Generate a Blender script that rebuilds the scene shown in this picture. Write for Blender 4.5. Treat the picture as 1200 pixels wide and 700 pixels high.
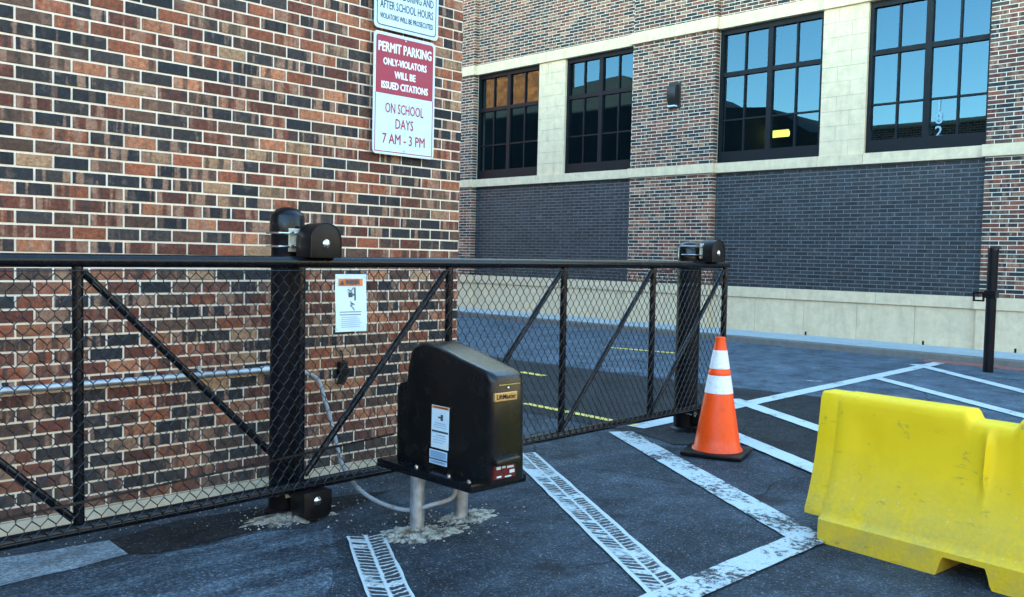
import bpy, math, random
from mathutils import Matrix, Vector
random.seed(7)
R = math.radians
scn = bpy.context.scene
col = scn.collection
for o in list(bpy.data.objects): bpy.data.objects.remove(o)

# ------------------------------------------------------------------ camera
# world frame: X runs along the left brick wall (away to the right), Y runs along the far facade (away to the left)
FPX, PITCH, ROLL, HEAD, EYE = 1055.87, .0452, .0225, .7891, 1.62
def cam_axes():
    cp, sp, cr, sr = math.cos(PITCH), math.sin(PITCH), math.cos(ROLL), math.sin(ROLL)
    m = Matrix(((cr, -sr, 0), (sr, cr, 0), (0, 0, 1))) @ Matrix(((1, 0, 0), (0, -sp, -cp), (0, cp, -sp)))
    t = Matrix(((math.sin(HEAD), math.cos(HEAD), 0), (-math.cos(HEAD), math.sin(HEAD), 0), (0, 0, 1)))
    w = t @ m.transposed()          # camera (x right, y down, z forward) -> world
    return w
CW = cam_axes()
cam = bpy.data.cameras.new('camera'); cam_o = bpy.data.objects.new('camera', cam); col.objects.link(cam_o)
cam.sensor_width = 36; cam.lens = FPX / 1200 * 36; cam.clip_start = .05; cam.clip_end = 3000
rx, dn, fw = CW.col[0], CW.col[1], CW.col[2]
cam_o.matrix_world = Matrix(((rx[0], -dn[0], -fw[0], 0), (rx[1], -dn[1], -fw[1], 0), (rx[2], -dn[2], -fw[2], EYE), (0, 0, 0, 1)))
scn.camera = cam_o
def ray(x, y): return CW @ Vector(((x - 600) / FPX, (y - 350) / FPX, 1))
EY = Vector((0, 0, EYE))
def onz(x, y, z=0): v = ray(x, y); return EY + v * ((z - EYE) / v.z)
def onY(x, y, Y): v = ray(x, y); return EY + v * (Y / v.y)
def onX(x, y, X): v = ray(x, y); return EY + v * (X / v.x)

# ------------------------------------------------------------------ light: open shade, low sun behind the far building
SUN_EL, SUN_AZ = 22.0, 24.0     # azimuth measured from +X towards +Y
world = bpy.data.worlds.new('World'); scn.world = world; world.use_nodes = True
nt = world.node_tree; nt.nodes.clear()
sky = nt.nodes.new('ShaderNodeTexSky'); sky.sky_type = 'NISHITA'; sky.sun_disc = False
sky.sun_elevation = R(SUN_EL); sky.sun_rotation = R(90 - SUN_AZ); sky.air_density = 1.0; sky.dust_density = .1; sky.ozone_density = 2.0
bg = nt.nodes.new('ShaderNodeBackground'); bg.inputs[1].default_value = .15
wo = nt.nodes.new('ShaderNodeOutputWorld'); nt.links.new(sky.outputs[0], bg.inputs[0]); nt.links.new(bg.outputs[0], wo.inputs[0])
sun = bpy.data.lights.new('sun', 'SUN'); sun.energy = 5.0; sun.angle = R(.5); sun.color = (1, .86, .68)
sun_o = bpy.data.objects.new('sun', sun); col.objects.link(sun_o)
sd = Vector((math.cos(R(SUN_EL)) * math.cos(R(SUN_AZ)), math.cos(R(SUN_EL)) * math.sin(R(SUN_AZ)), math.sin(R(SUN_EL))))
sun_o.rotation_euler = sd.to_track_quat('Z', 'Y').to_euler(); sun_o.location = (30, 5, 30)
vs = scn.view_settings; vs.view_transform = 'Standard'; vs.look = 'None'; vs.gamma = 1; vs.use_curve_mapping = False
vs.exposure = 3.25
vs.use_white_balance = True; vs.white_balance_temperature = 6650; vs.white_balance_tint = -6     # the camera's own balance, a little towards teal
scn.render.engine = 'CYCLES'
scn.cycles.max_bounces = 8; scn.cycles.transparent_max_bounces = 12

# ------------------------------------------------------------------ helpers
class MB:
    def __init__(s): s.v = []; s.f = []
    def quad(s, pts): n = len(s.v); s.v += [tuple(p) for p in pts]; s.f.append(tuple(range(n, n + len(pts))))
    def box(s, x0, x1, y0, y1, z0, z1):
        n = len(s.v)
        s.v += [(x0, y0, z0), (x1, y0, z0), (x1, y1, z0), (x0, y1, z0), (x0, y0, z1), (x1, y0, z1), (x1, y1, z1), (x0, y1, z1)]
        s.f += [(n, n + 3, n + 2, n + 1), (n + 4, n + 5, n + 6, n + 7), (n, n + 1, n + 5, n + 4), (n + 1, n + 2, n + 6, n + 5), (n + 2, n + 3, n + 7, n + 6), (n + 3, n, n + 4, n + 7)]
        return s
    def tube(s, path, r, seg=12, caps=True):
        path = [Vector(p) for p in path]; n0 = len(s.v); up = None
        for i, p in enumerate(path):
            d = (path[min(i + 1, len(path) - 1)] - path[max(i - 1, 0)]).normalized()
            if up is None: up = Vector((0, 0, 1)) if abs(d.z) < .9 else Vector((1, 0, 0))
            a = d.cross(up).normalized(); b = a.cross(d).normalized(); up = b
            rr = r[i] if isinstance(r, (list, tuple)) else r
            for k in range(seg):
                t = 2 * math.pi * k / seg; s.v.append(tuple(p + a * rr * math.cos(t) + b * rr * math.sin(t)))
        for i in range(len(path) - 1):
            for k in range(seg):
                q = n0 + i * seg; k2 = (k + 1) % seg
                s.f.append((q + k, q + k2, q + seg + k2, q + seg + k))
        if caps: s.f.append(tuple(n0 + k for k in reversed(range(seg)))); s.f.append(tuple(n0 + (len(path) - 1) * seg + k for k in range(seg)))
        return s
    def lathe(s, prof, c=(0, 0, 0), seg=32, axis='z'):
        n0 = len(s.v)
        for (r, h) in prof:
            for k in range(seg):
                t = 2 * math.pi * k / seg; a, b = r * math.cos(t), r * math.sin(t)
                p = (a, b, h) if axis == 'z' else (a, h, b)
                s.v.append((c[0] + p[0], c[1] + p[1], c[2] + p[2]))
        for i in range(len(prof) - 1):
            for k in range(seg):
                q = n0 + i * seg; k2 = (k + 1) % seg
                f = (q + k, q + k2, q + seg + k2, q + seg + k)
                s.f.append(f if axis == 'z' else f[::-1])
        e = n0 + (len(prof) - 1) * seg
        top = tuple(e + k for k in range(seg)); bot = tuple(n0 + k for k in reversed(range(seg)))
        s.f.append(top if axis == 'z' else top[::-1]); s.f.append(bot if axis == 'z' else bot[::-1])
        return s
    def prism(s, pts, a, b, plane='xz'):
        # polygon pts in a plane, extruded from a to b along the third axis
        def P(u, v, w): return (u, w, v) if plane == 'xz' else ((w, u, v) if plane == 'yz' else (u, v, w))
        n = len(s.v); k = len(pts)
        s.v += [P(u, v, a) for u, v in pts] + [P(u, v, b) for u, v in pts]
        s.f.append(tuple(range(n, n + k))); s.f.append(tuple(reversed(range(n + k, n + 2 * k))))
        for i in range(k): j = (i + 1) % k; s.f.append((n + i, n + k + i, n + k + j, n + j))
        return s
    def mesh(s, name, mat, smooth=None, bevel=None):
        me = bpy.data.meshes.new(name); me.from_pydata(s.v, [], s.f)
        import bmesh
        bm = bmesh.new(); bm.from_mesh(me)
        if len(bm.faces) < 60000: bmesh.ops.recalc_face_normals(bm, faces=bm.faces)
        if bevel: bmesh.ops.bevel(bm, geom=[e for e in bm.edges if len(e.link_faces) == 2 and e.calc_face_angle(0) > .5], offset=bevel, segments=2, affect='EDGES', profile=.6)
        bm.to_mesh(me); bm.free()
        if mat: me.materials.append(mat)
        if smooth is not None:
            for p in me.polygons: p.use_smooth = True
            me.set_sharp_from_angle(angle=R(smooth))
        return me
    def build(s, name, mat, parent=None, loc=None, smooth=None, bevel=None):
        return link(name, s.mesh(name, mat, smooth, bevel), parent, loc)
def link(name, me, parent=None, loc=None, rot=None):
    o = bpy.data.objects.new(name, me); col.objects.link(o)
    if parent: o.parent = parent
    if loc is not None: o.location = loc
    if rot is not None: o.rotation_euler = rot
    return o
def tag(o, label=None, cat=None, group=None, kind=None):
    if label: o['label'] = label
    if cat: o['category'] = cat
    if group: o['group'] = group
    if kind: o['kind'] = kind
    return o
def thing(name, loc, label, cat, rz=0, group=None):
    o = link(name, None, None, loc, (0, 0, rz)); return tag(o, label, cat, group)
def text_mesh(s, size, mat, bold=0, squeeze=1.0):
    cu = bpy.data.curves.new('lettering', 'FONT'); cu.body = s; cu.size = size; cu.align_x = 'CENTER'; cu.align_y = 'CENTER'; cu.offset = bold; cu.resolution_u = 2
    o = bpy.data.objects.new('lettering', cu); col.objects.link(o)
    me = bpy.data.meshes.new_from_object(o.evaluated_get(bpy.context.evaluated_depsgraph_get()))
    bpy.data.objects.remove(o); bpy.data.curves.remove(cu)
    for v in me.vertices: v.co.x *= squeeze
    me.materials.clear(); me.materials.append(mat); return me
def lettering(parent, s, size, mat, loc, rot, bold=0, squeeze=1.0, width=None, fat=0):
    me = text_mesh(s, size, mat, bold, squeeze)
    if fat:      # heavier strokes: the outline laid down again a little to each side
        v0 = [tuple(v.co) for v in me.vertices]; f0 = [tuple(p.vertices) for p in me.polygons]; V = []; F = []
        for k, (dx, dy) in enumerate(((-fat, 0), (fat, 0), (0, fat * .6), (0, -fat * .6))): F += [tuple(i + len(V) for i in f) for f in f0]; V += [(x + dx, y + dy, z + k * .0002) for x, y, z in v0]
        me = bpy.data.meshes.new('lettering'); me.from_pydata(V, [], F); me.materials.append(mat)
    if width:
        xs = [v.co.x for v in me.vertices]; k = width / (max(xs) - min(xs))
        for v in me.vertices: v.co.x *= k
    return link('lettering', me, parent, loc, rot)

# ------------------------------------------------------------------ materials
class NT:
    def __init__(s, name):
        s.m = bpy.data.materials.new(name); s.m.use_nodes = True; s.t = s.m.node_tree; s.b = s.t.nodes['Principled BSDF']; s.out = s.t.nodes['Material Output']
    def n(s, typ, **kw):
        nd = s.t.nodes.new(typ)
        for k, v in kw.items(): setattr(nd, k, v)
        return nd
    def set(s, sock, v):
        if hasattr(v, 'is_linked') or hasattr(v, 'links'): s.t.links.new(v, sock)
        else: sock.default_value = v
    def math(s, op, a, b=0, c=None):
        nd = s.n('ShaderNodeMath', operation=op); s.set(nd.inputs[0], a); s.set(nd.inputs[1], b)
        if c is not None: s.set(nd.inputs[2], c)
        return nd.outputs[0]
    def mix(s, f, a, b, mode='MIX'):
        nd = s.n('ShaderNodeMix', data_type='RGBA', blend_type=mode); s.set(nd.inputs[0], f); s.set(nd.inputs[6], a if hasattr(a, 'links') else (*a, 1)); s.set(nd.inputs[7], b if hasattr(b, 'links') else (*b, 1)); return nd.outputs[2]
    def noise(s, vec, scale, detail=4, rough=.55):
        nd = s.n('ShaderNodeTexNoise'); s.set(nd.inputs['Scale'], scale); nd.inputs['Detail'].default_value = detail; nd.inputs['Roughness'].default_value = rough
        if vec is not None: s.set(nd.inputs['Vector'], vec)
        return nd.outputs[0]
    def ramp(s, f, stops, interp='LINEAR'):
        nd = s.n('ShaderNodeValToRGB'); cr = nd.color_ramp; cr.interpolation = interp
        while len(cr.elements) < len(stops): cr.elements.new(.5)
        for e, (p, c) in zip(cr.elements, stops): e.position = p; e.color = (*c, 1) if len(c) == 3 else c
        s.set(nd.inputs[0], f); return nd.outputs[0]
    def rng(s, f, a, b, c=0, d=1):
        nd = s.n('ShaderNodeMapRange'); s.set(nd.inputs[0], f); nd.inputs[1].default_value = a; nd.inputs[2].default_value = b; nd.inputs[3].default_value = c; nd.inputs[4].default_value = d; return nd.outputs[0]
    def scale(s, vec, x, y, z):
        nd = s.n('ShaderNodeMapping'); nd.inputs['Scale'].default_value = (x, y, z); s.set(nd.inputs[0], vec); return nd.outputs[0]
    def pos(s): return s.n('ShaderNodeNewGeometry').outputs['Position']
    def obj(s): return s.n('ShaderNodeTexCoord').outputs['Object']
    def xyz(s, v): nd = s.n('ShaderNodeSeparateXYZ'); s.set(nd.inputs[0], v); return nd.outputs
    def comb(s, a, b, c): nd = s.n('ShaderNodeCombineXYZ'); s.set(nd.inputs[0], a); s.set(nd.inputs[1], b); s.set(nd.inputs[2], c); return nd.outputs[0]
    def bump(s, h, strength=.3, dist=.01):
        nd = s.n('ShaderNodeBump'); nd.inputs['Strength'].default_value = strength; nd.inputs['Distance'].default_value = dist; s.set(nd.inputs['Height'], h); s.t.links.new(nd.outputs[0], s.b.inputs['Normal'])
    def fin(s, color=None, rough=None, metal=None, spec=None):
        if color is not None: s.set(s.b.inputs['Base Color'], color if hasattr(color, 'links') else (*color, 1))
        if rough is not None: s.set(s.b.inputs['Roughness'], rough)
        if metal is not None: s.b.inputs['Metallic'].default_value = metal
        if spec is not None: s.b.inputs['Specular IOR Level'].default_value = spec
        return s.m

def plain(name, c, rough=.6, metal=0, var=.15, scale=30, spec=.5, bump=0):
    t = NT(name); p = t.obj(); n = t.noise(p, scale, 5)
    k = t.rng(n, .3, .7, 1 - var, 1 + var); c2 = t.mix(1, c, t.comb(k, k, k), 'MULTIPLY')
    if bump: t.bump(n, bump, .004)
    return t.fin(c2, t.rng(n, .3, .7, max(rough - .08, .02), min(rough + .1, 1)), metal, spec)

def brick_mat(name, axis, pitch, course, u0, z0, palette, streak, rough=.75):
    """palette: list of (weight, colour); the colour of a brick follows from its course and its place in the course"""
    t = NT(name); p = t.pos(); X = t.xyz(p); u = X[axis]; z = X[2]
    row = t.math('FLOOR', t.math('DIVIDE', t.math('SUBTRACT', z, z0), course))
    half = t.math('MULTIPLY', t.math('MODULO', t.math('ADD', row, 200), 2), .5)
    cell = t.math('FLOOR', t.math('ADD', t.math('DIVIDE', t.math('SUBTRACT', u, u0), pitch), half))
    wn = t.n('ShaderNodeTexWhiteNoise', noise_dimensions='3D'); t.set(wn.inputs['Vector'], t.comb(cell, row, 3.7)); rnd = wn.outputs[0]
    w2 = t.n('ShaderNodeTexWhiteNoise', noise_dimensions='3D'); t.set(w2.inputs['Vector'], t.comb(cell, row, 11.3)); rnd2 = w2.outputs[0]
    w3 = t.n('ShaderNodeTexWhiteNoise', noise_dimensions='3D'); t.set(w3.inputs['Vector'], t.comb(cell, row, 23.1)); rnd3 = w3.outputs[0]
    tot = sum(w for w, c in palette); acc = 0; stops = []
    for w, c in palette: stops.append((acc / tot, c)); acc += w
    base = t.ramp(rnd, stops, 'CONSTANT')
    k = t.rng(rnd3, 0, 1, .72, 1.3); base = t.mix(1, base, t.comb(k, k, k), 'MULTIPLY')
    # kiln flashing: upright light and dark bands over part of the bricks
    vec = t.comb(t.math('MULTIPLY', u, 3.2 / pitch), t.math('MULTIPLY', rnd2, 90), t.math('MULTIPLY', z, 1.2))
    band = t.math('ADD', t.noise(vec, 1.0, 2, .5), t.math('MULTIPLY', t.math('SUBTRACT', t.noise(p, 55, 5, .7), .5), .16))
    on = t.rng(rnd2, .18, .45)
    b1 = t.math('MULTIPLY', t.rng(band, .53, .60), on); b2 = t.math('MULTIPLY', t.rng(band, .45, .37), on)
    c = t.mix(t.math('MULTIPLY', b1, .85), base, streak[0]); c = t.mix(t.math('MULTIPLY', b2, .8), c, streak[1])
    fine = t.noise(p, 140, 5, .65); mid = t.noise(p, 38, 4)
    kk = t.math('MULTIPLY', t.rng(fine, .3, .7, .6, 1.4), t.rng(mid, .3, .7, .62, 1.38)); c = t.mix(1, c, t.comb(kk, kk, kk), 'MULTIPLY')
    # dusty mortar smears
    sm = t.math('MULTIPLY', t.rng(t.noise(p, 9, 6, .7), .58, .75), .35); c = t.mix(sm, c, (.38, .28, .20))
    dirt = t.math('MULTIPLY', t.rng(t.math('ADD', z, t.math('MULTIPLY', t.math('SUBTRACT', t.noise(p, 3, 6, .7), .5), 1.0)), .55, .05), .45); c = t.mix(dirt, c, (.09, .08, .07))
    t.bump(t.math('ADD', fine, t.math('MULTIPLY', mid, .6)), .5, .004)
    return t.fin(c, rough, 0, .35)

CA, PA, ZA, XA0, YA, XC = .0791, .1972, .085, 1.558 - .1972 * .5, 5.47, 4.82      # left wall: course, pitch, first bed, phase, plane, corner
PAL = [(21, (.020, .021, .024)), (11, (.040, .033, .029)), (22, (.125, .040, .024)), (17, (.098, .052, .033)), (16, (.24, .074, .034)), (10, (.36, .140, .066)), (5, (.33, .19, .10))]
STRK = ((.31, .17, .105), (.045, .032, .028))
M_brickA = brick_mat('flashed_brick', 0, PA, CA, XA0, ZA, PAL, STRK)
M_brickAe = brick_mat('flashed_brick_side', 1, PA, CA, YA, ZA, PAL, STRK)
CB, PB = .0794, .300
M_brickB = brick_mat('pier_brick', 1, PB, CB, 0, 1.09, [(28, (.020, .021, .024)), (26, (.105, .034, .022)), (18, (.18, .060, .034)), (14, (.085, .052, .038)), (7, (.26, .13, .075))], ((.23, .13, .08), (.035, .027, .024)))
M_brickBlue = brick_mat('slate_blue_brick', 1, PB, CB, 0, 1.09, [(5, (.025, .027, .030)), (4, (.019, .0205, .023)), (3, (.032, .0345, .038))], ((.037, .040, .044), (.018, .02, .023)), .5)

def mortar(name, c):
    t = NT(name); p = t.pos(); n = t.noise(p, 200, 4); n2 = t.noise(p, 2.5, 5)
    k = t.math('MULTIPLY', t.rng(n, .3, .7, .88, 1.1), t.rng(n2, .3, .7, .88, 1.08)); t.bump(n, .4, .003)
    return t.fin(t.mix(1, c, t.comb(k, k, k), 'MULTIPLY'), .9, 0, .2)
M_mortA = mortar('cream_mortar', (.90, .79, .62)); M_mortB = mortar('pale_mortar', (.82, .73, .58)); M_mortBlue = mortar('grey_mortar', (.18, .185, .19))
def stone(name, c, sc=6):
    t = NT(name); p = t.pos(); n = t.noise(p, sc, 8, .65); n2 = t.noise(p, 90, 4); st = t.noise(t.scale(p, 5, 5, .7), 1.5, 5)
    k = t.math('MULTIPLY', t.math('MULTIPLY', t.rng(n, .3, .7, .86, 1.1), t.rng(n2, .3, .7, .93, 1.06)), t.rng(st, .5, .75, 1.0, .86))
    t.bump(n2, .3, .003); return t.fin(t.mix(1, c, t.comb(k, k, k), 'MULTIPLY'), .85, 0, .3)
M_stone = stone('cast_stone', (.67, .53, .345)); M_conc = stone('concrete', (.50, .49, .44)); M_plinth = stone('plinth_concrete', (.58, .53, .40)); M_walk = stone('sidewalk_concrete', (.36, .43, .45), 3)
M_kerb = stone('kerb_concrete', (.17, .165, .15), 10)

def asphalt(name, lo, hi, streaks=0.0, speck=.5):
    t = NT(name); p = t.pos(); fine = t.noise(p, 260, 3, .7); agg = t.n('ShaderNodeTexVoronoi'); t.set(agg.inputs['Vector'], p); agg.inputs['Scale'].default_value = 130
    big = t.noise(p, .9, 9, .68); mid = t.noise(p, 9, 8, .68)
    f = t.math('ADD', t.math('MULTIPLY', t.rng(big, .38, .64), .6), t.math('MULTIPLY', t.rng(mid, .35, .68), .4))
    if streaks:
        # tyre-polished lanes along X, with a ragged edge
        sp = t.scale(p, .35, 3.2, 1); s = t.rng(t.math('ADD', t.noise(sp, 1.3, 9, .72), t.math('MULTIPLY', t.math('SUBTRACT', t.noise(p, 42, 6, .75), .5), .95)), .40, .70); f = t.math('ADD', t.math('MULTIPLY', f, 1 - streaks), t.math('MULTIPLY', s, streaks))
    c = t.mix(f, lo, hi)
    k = t.rng(fine, .3, .7, .3, 1.7); c = t.mix(1, c, t.comb(k, k, k), 'MULTIPLY')
    wsp = t.n('ShaderNodeTexWhiteNoise', noise_dimensions='3D'); t.set(wsp.inputs['Vector'], agg.outputs['Color'])
    chip = t.math('MULTIPLY', t.rng(wsp.outputs[0], .93, .96), speck); c = t.mix(chip, c, (.30, .30, .29))
    st = t.n('ShaderNodeTexVoronoi'); t.set(st.inputs['Vector'], p); st.inputs['Scale'].default_value = 75; sv = t.xyz(st.outputs['Color'])[0]
    k2 = t.math('MULTIPLY', t.rng(sv, 0, 1, .62, 1.38), t.rng(t.noise(p, 2.6, 7, .7), .36, .66, .62, 1.45)); c = t.mix(1, c, t.comb(k2, k2, k2), 'MULTIPLY')
    oil = t.math('MULTIPLY', t.rng(t.noise(p, 2.1, 4, .5), .62, .70), .6); c = t.mix(oil, c, (.012, .013, .015))
    cv_ = t.n('ShaderNodeTexVoronoi', feature='DISTANCE_TO_EDGE'); cv_.inputs['Scale'].default_value = .55
    dn_ = t.n('ShaderNodeTexNoise'); dn_.inputs['Scale'].default_value = 3.0; dn_.inputs['Detail'].default_value = 6; t.set(dn_.inputs['Vector'], p)
    t.set(cv_.inputs['Vector'], t.mix(.22, p, dn_.outputs['Color'], 'ADD')); crk = t.math('MULTIPLY', t.rng(cv_.outputs['Distance'], .006, .002), t.rng(t.noise(p, .6, 2), .48, .56))
    c = t.mix(t.math('MULTIPLY', crk, .75), c, (.008, .008, .009))
    t.bump(t.math('SUBTRACT', t.math('ADD', fine, t.math('MULTIPLY', agg.outputs['Distance'], .8)), crk), .9, .008)
    return t.fin(c, t.rng(mid, .3, .7, .68, .9), 0, .25)
M_asph = asphalt('worn_asphalt', (.010, .015, .021), (.078, .104, .132), .35)
M_asph_dark = asphalt('fresh_asphalt', (.009, .0105, .013), (.022, .026, .031), 0, .25)
M_asph_road = asphalt('grey_road_asphalt', (.055, .085, .12), (.115, .16, .205), .3, .2)
M_asph_light = asphalt('bleached_asphalt', (.20, .265, .31), (.31, .385, .44), 0, .5)
M_asph_track = asphalt('tyre_polished_asphalt', (.014, .022, .033), (.15, .20, .245), .75, .5)

def paint(name, c, wear, tread=0.0):
    t = NT(name); p = t.obj(); X = t.xyz(p)
    n = t.noise(p, 22, 6, .7); n2 = t.noise(p, 2.2, 4, .6); n3 = t.noise(p, 120, 3, .7)
    keep = t.rng(t.math('ADD', t.math('ADD', n, t.math('MULTIPLY', n2, .9)), t.math('MULTIPLY', n3, .25)), wear, wear + .10)
    if not tread:
        w_ = t.n('ShaderNodeTexNoise'); w_.inputs['Scale'].default_value = 14; w_.inputs['Detail'].default_value = 5; t.set(w_.inputs['Vector'], p)
        ck = t.n('ShaderNodeTexVoronoi', feature='DISTANCE_TO_EDGE'); t.set(ck.inputs['Vector'], t.scale(t.mix(.10, p, w_.outputs['Color'], 'ADD'), 34, 17, 1)); ck.inputs['Scale'].default_value = 1.0
        cut = t.math('MULTIPLY', t.rng(ck.outputs['Distance'], .075, .035), t.rng(t.math('ADD', n2, t.math('MULTIPLY', n, .4)), .98 - wear * .38, .86 - wear * .38))
        keep = t.math('MULTIPLY', keep, t.math('SUBTRACT', 1, cut))
    if tread:
        # tyre tread printed into the paint: slanted blocks either side of a centre rib, torn here and there
        dst = t.noise(p, 16, 4, .6); d2 = t.math('SUBTRACT', dst, .5)
        ay = t.math('ABSOLUTE', t.math('ADD', X[1], t.math('MULTIPLY', d2, .022)))
        q = t.math('DIVIDE', t.math('ADD', t.math('ADD', X[0], t.math('MULTIPLY', d2, .05)), t.math('MULTIPLY', ay, .45)), .050)
        gap = t.rng(t.math('ABSOLUTE', t.math('SUBTRACT', t.math('FRACT', q), .5)), .34, .43)
        wb = t.n('ShaderNodeTexWhiteNoise', noise_dimensions='2D'); t.set(wb.inputs['Vector'], t.comb(t.math('FLOOR', q), t.math('SIGN', X[1]), 0))
        lost = t.math('MULTIPLY', t.rng(wb.outputs[0], .86, .90), t.rng(n, .40, .52))
        mid = t.rng(ay, .013, .006); rim = t.rng(ay, .086, .097)
        lines = t.math('MAXIMUM', t.math('MAXIMUM', gap, lost), t.math('MAXIMUM', mid, rim))
        zone = t.rng(t.math('ADD', n2, t.math('MULTIPLY', n, .45)), .58 + tread, .70 + tread)    # where paint still covers
        keep = t.math('MULTIPLY', t.math('MAXIMUM', zone, lines), t.rng(t.math('ADD', n3, t.math('MULTIPLY', n, .4)), .46, .56))
    k = t.rng(t.noise(p, 60, 5), .3, .7, .82, 1.1)
    pc = t.mix(1, c, t.comb(k, k, k), 'MULTIPLY'); c2 = t.mix(keep, (.030, .033, .038), pc)
    t.bump(t.math('ADD', keep, t.math('MULTIPLY', n3, .8)), .5, .004)
    return t.fin(c2, .7, 0, .4)
M_white = paint('white_road_paint', (.52, .59, .60), .84); M_white_worn = paint('worn_white_road_paint', (.50, .56, .56), .97)
M_tread = paint('tyre_marked_white_paint', (.52, .58, .58), .8, .16); M_tread2 = paint('heavily_tyre_marked_white_paint', (.52, .58, .58), .8, .27)
M_yellow_paint = paint('yellow_road_paint', (.85, .66, .14), .80)

M_black = plain('black_powder_coat', (.006, .0068, .009), .20, 0, .3, 25, .27)
M_blackmatte = plain('black_matte_plastic', (.006, .006, .007), .38, 0, .3, 25, .22)
M_post = plain('black_post_paint', (.006, .0066, .0085), .42, 0, .3, 18, .12)
M_wire = plain('black_vinyl_wire', (.008, .008, .009), .4, 0, .3, 10)
def cover_mat():
    t = NT('black_moulded_cover'); p = t.obj(); n = t.noise(p, 7, 7, .7); sc = t.noise(t.scale(p, 60, 60, 7), 1.0, 4, .7); f = t.noise(p, 180, 3)
    d = t.math('ADD', t.math('MULTIPLY', t.rng(n, .5, .8), .05), t.math('MULTIPLY', t.rng(sc, .68, .73), .12)); c = t.mix(d, (.005, .0056, .006), (.16, .15, .13))
    t.bump(f, .05, .002); return t.fin(c, t.rng(n, .35, .7, .22, .30), 0, .34)
M_cover = cover_mat()
M_galv = plain('galvanised_steel', (.46, .50, .52), .42, .75, .25, 18)
M_zinc = plain('zinc_plate', (.62, .60, .48), .45, .5, .2, 30)
M_chrome = plain('bright_steel', (.75, .76, .76), .18, 1, .1, 30)
M_alu = plain('sign_aluminium', (.55, .57, .58), .4, .8, .1, 20)
M_signwhite = plain('white_sign_face', (.60, .74, .79), .45, 0, .06, 9)
M_maroon = plain('maroon_sign_ink', (.33, .020, .050), .5, 0, .08, 9)
M_ink = plain('dark_sign_ink', (.03, .06, .09), .5, 0, .1, 9)
M_white_ink = plain('white_sign_ink', (.80, .80, .80), .5, 0, .05, 9)
M_greyink = plain('grey_print', (.22, .28, .33), .6, 0, .1, 30)
M_orange_ink = plain('orange_warning_ink', (.72, .20, .03), .5, 0, .06, 20)
M_blueink = plain('pale_blue_label', (.26, .42, .60), .5, 0, .08, 20)
M_gold = plain('gold_nameplate', (.55, .36, .16), .35, .6, .15, 60)
M_red = plain('red_display', (.10, .008, .008), .3, 0, .1, 60)
M_bronze = plain('bronze_lamp_metal', (.022, .020, .019), .4, .3, .2, 30)
M_frame = plain('dark_window_frame', (.005, .006, .008), .5, 0, .15, 8, .2)
M_hose = plain('grey_flexible_conduit', (.30, .32, .33), .5, 0, .15, 40)
def cone_mat():
    t = NT('orange_cone_pvc'); p = t.obj(); n = t.noise(p, 14, 6, .65); g = t.math('MAXIMUM', t.rng(n, .52, .75), t.math('MULTIPLY', t.rng(t.xyz(p)[2], .2, .05), t.rng(t.noise(p, 30, 5, .7), .4, .6)))
    return t.fin(t.mix(t.math('MULTIPLY', g, .5), (.95, .075, .003), (.5, .06, .01)), .42, 0, .4)
M_cone = cone_mat()
def refl_mat():
    t = NT('reflective_band'); p = t.obj(); n = t.noise(p, 30, 5, .6); g = t.math('MAXIMUM', t.rng(n, .52, .75), t.rng(t.noise(t.scale(p, 8, 8, 50), 1.0, 4, .7), .6, .68)); t.bump(t.noise(t.scale(p, 12, 12, 40), 1.0, 3), .25, .006)
    return t.fin(t.mix(t.math('MULTIPLY', g, .5), (.78, .78, .78), (.45, .40, .36)), .4, 0, .4)
M_refl = refl_mat()
def barrier_mat():
    t = NT('yellow_polyethylene'); p = t.obj(); X = t.xyz(p)
    n = t.noise(p, 5, 7, .65); scuff = t.noise(t.scale(p, 26, 7, 26), 1.0, 5, .7); n3 = t.noise(p, 45, 5, .7)
    low = t.rng(t.math('ADD', X[2], t.math('MULTIPLY', t.math('SUBTRACT', n, .5), .45)), .56, .22)      # road grime splashed up from the ground
    g = t.math('MULTIPLY', low, t.rng(t.math('ADD', t.math('MULTIPLY', n, .6), t.math('MULTIPLY', n3, .4)), .36, .62))
    c = t.mix(t.rng(n, .3, .7), (.80, .52, .006), (.86, .585, .012)); c = t.mix(t.math('MULTIPLY', g, .62), c, (.34, .30, .11))
    s = t.math('MULTIPLY', t.rng(scuff, .64, .70), low); c = t.mix(t.math('MULTIPLY', s, .75), c, (.78, .74, .42))
    d = t.math('MULTIPLY', t.rng(t.noise(t.scale(p, 9, 20, 12), 1.0, 5, .7), .62, .70), .6); c = t.mix(d, c, (.26, .21, .05))
    rub = t.math('MULTIPLY', t.rng(t.noise(t.scale(p, 3, 8, 30), 1.0, 6, .75), .63, .70), .55); c = t.mix(rub, c, (.12, .10, .05))
    t.bump(n3, .12, .004); return t.fin(c, t.rng(n, .3, .7, .5, .68), 0, .3)
M_yellow = barrier_mat()
def glass_mat():
    t = NT('tinted_window_glass'); t.t.nodes.remove(t.b)
    gl = t.n('ShaderNodeBsdfGlossy'); gl.inputs['Roughness'].default_value = .0; gl.inputs['Color'].default_value = (.44, .78, .98, 1)
    tr = t.n('ShaderNodeBsdfTransparent'); tr.inputs['Color'].default_value = (.22, .27, .30, 1)
    nb = t.n('ShaderNodeBump'); nb.inputs['Strength'].default_value = .02; nb.inputs['Distance'].default_value = .02; t.set(nb.inputs['Height'], t.noise(t.pos(), .9, 2)); t.t.links.new(nb.outputs[0], gl.inputs['Normal'])
    mx = t.n('ShaderNodeMixShader'); mx.inputs[0].default_value = .10; t.t.links.new(tr.outputs[0], mx.inputs[1]); t.t.links.new(gl.outputs[0], mx.inputs[2]); t.t.links.new(mx.outputs[0], t.out.inputs[0])
    return t.m
M_glass = glass_mat()
M_room = plain('dark_room', (.035, .035, .04), .9, 0, .2, 2)
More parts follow.
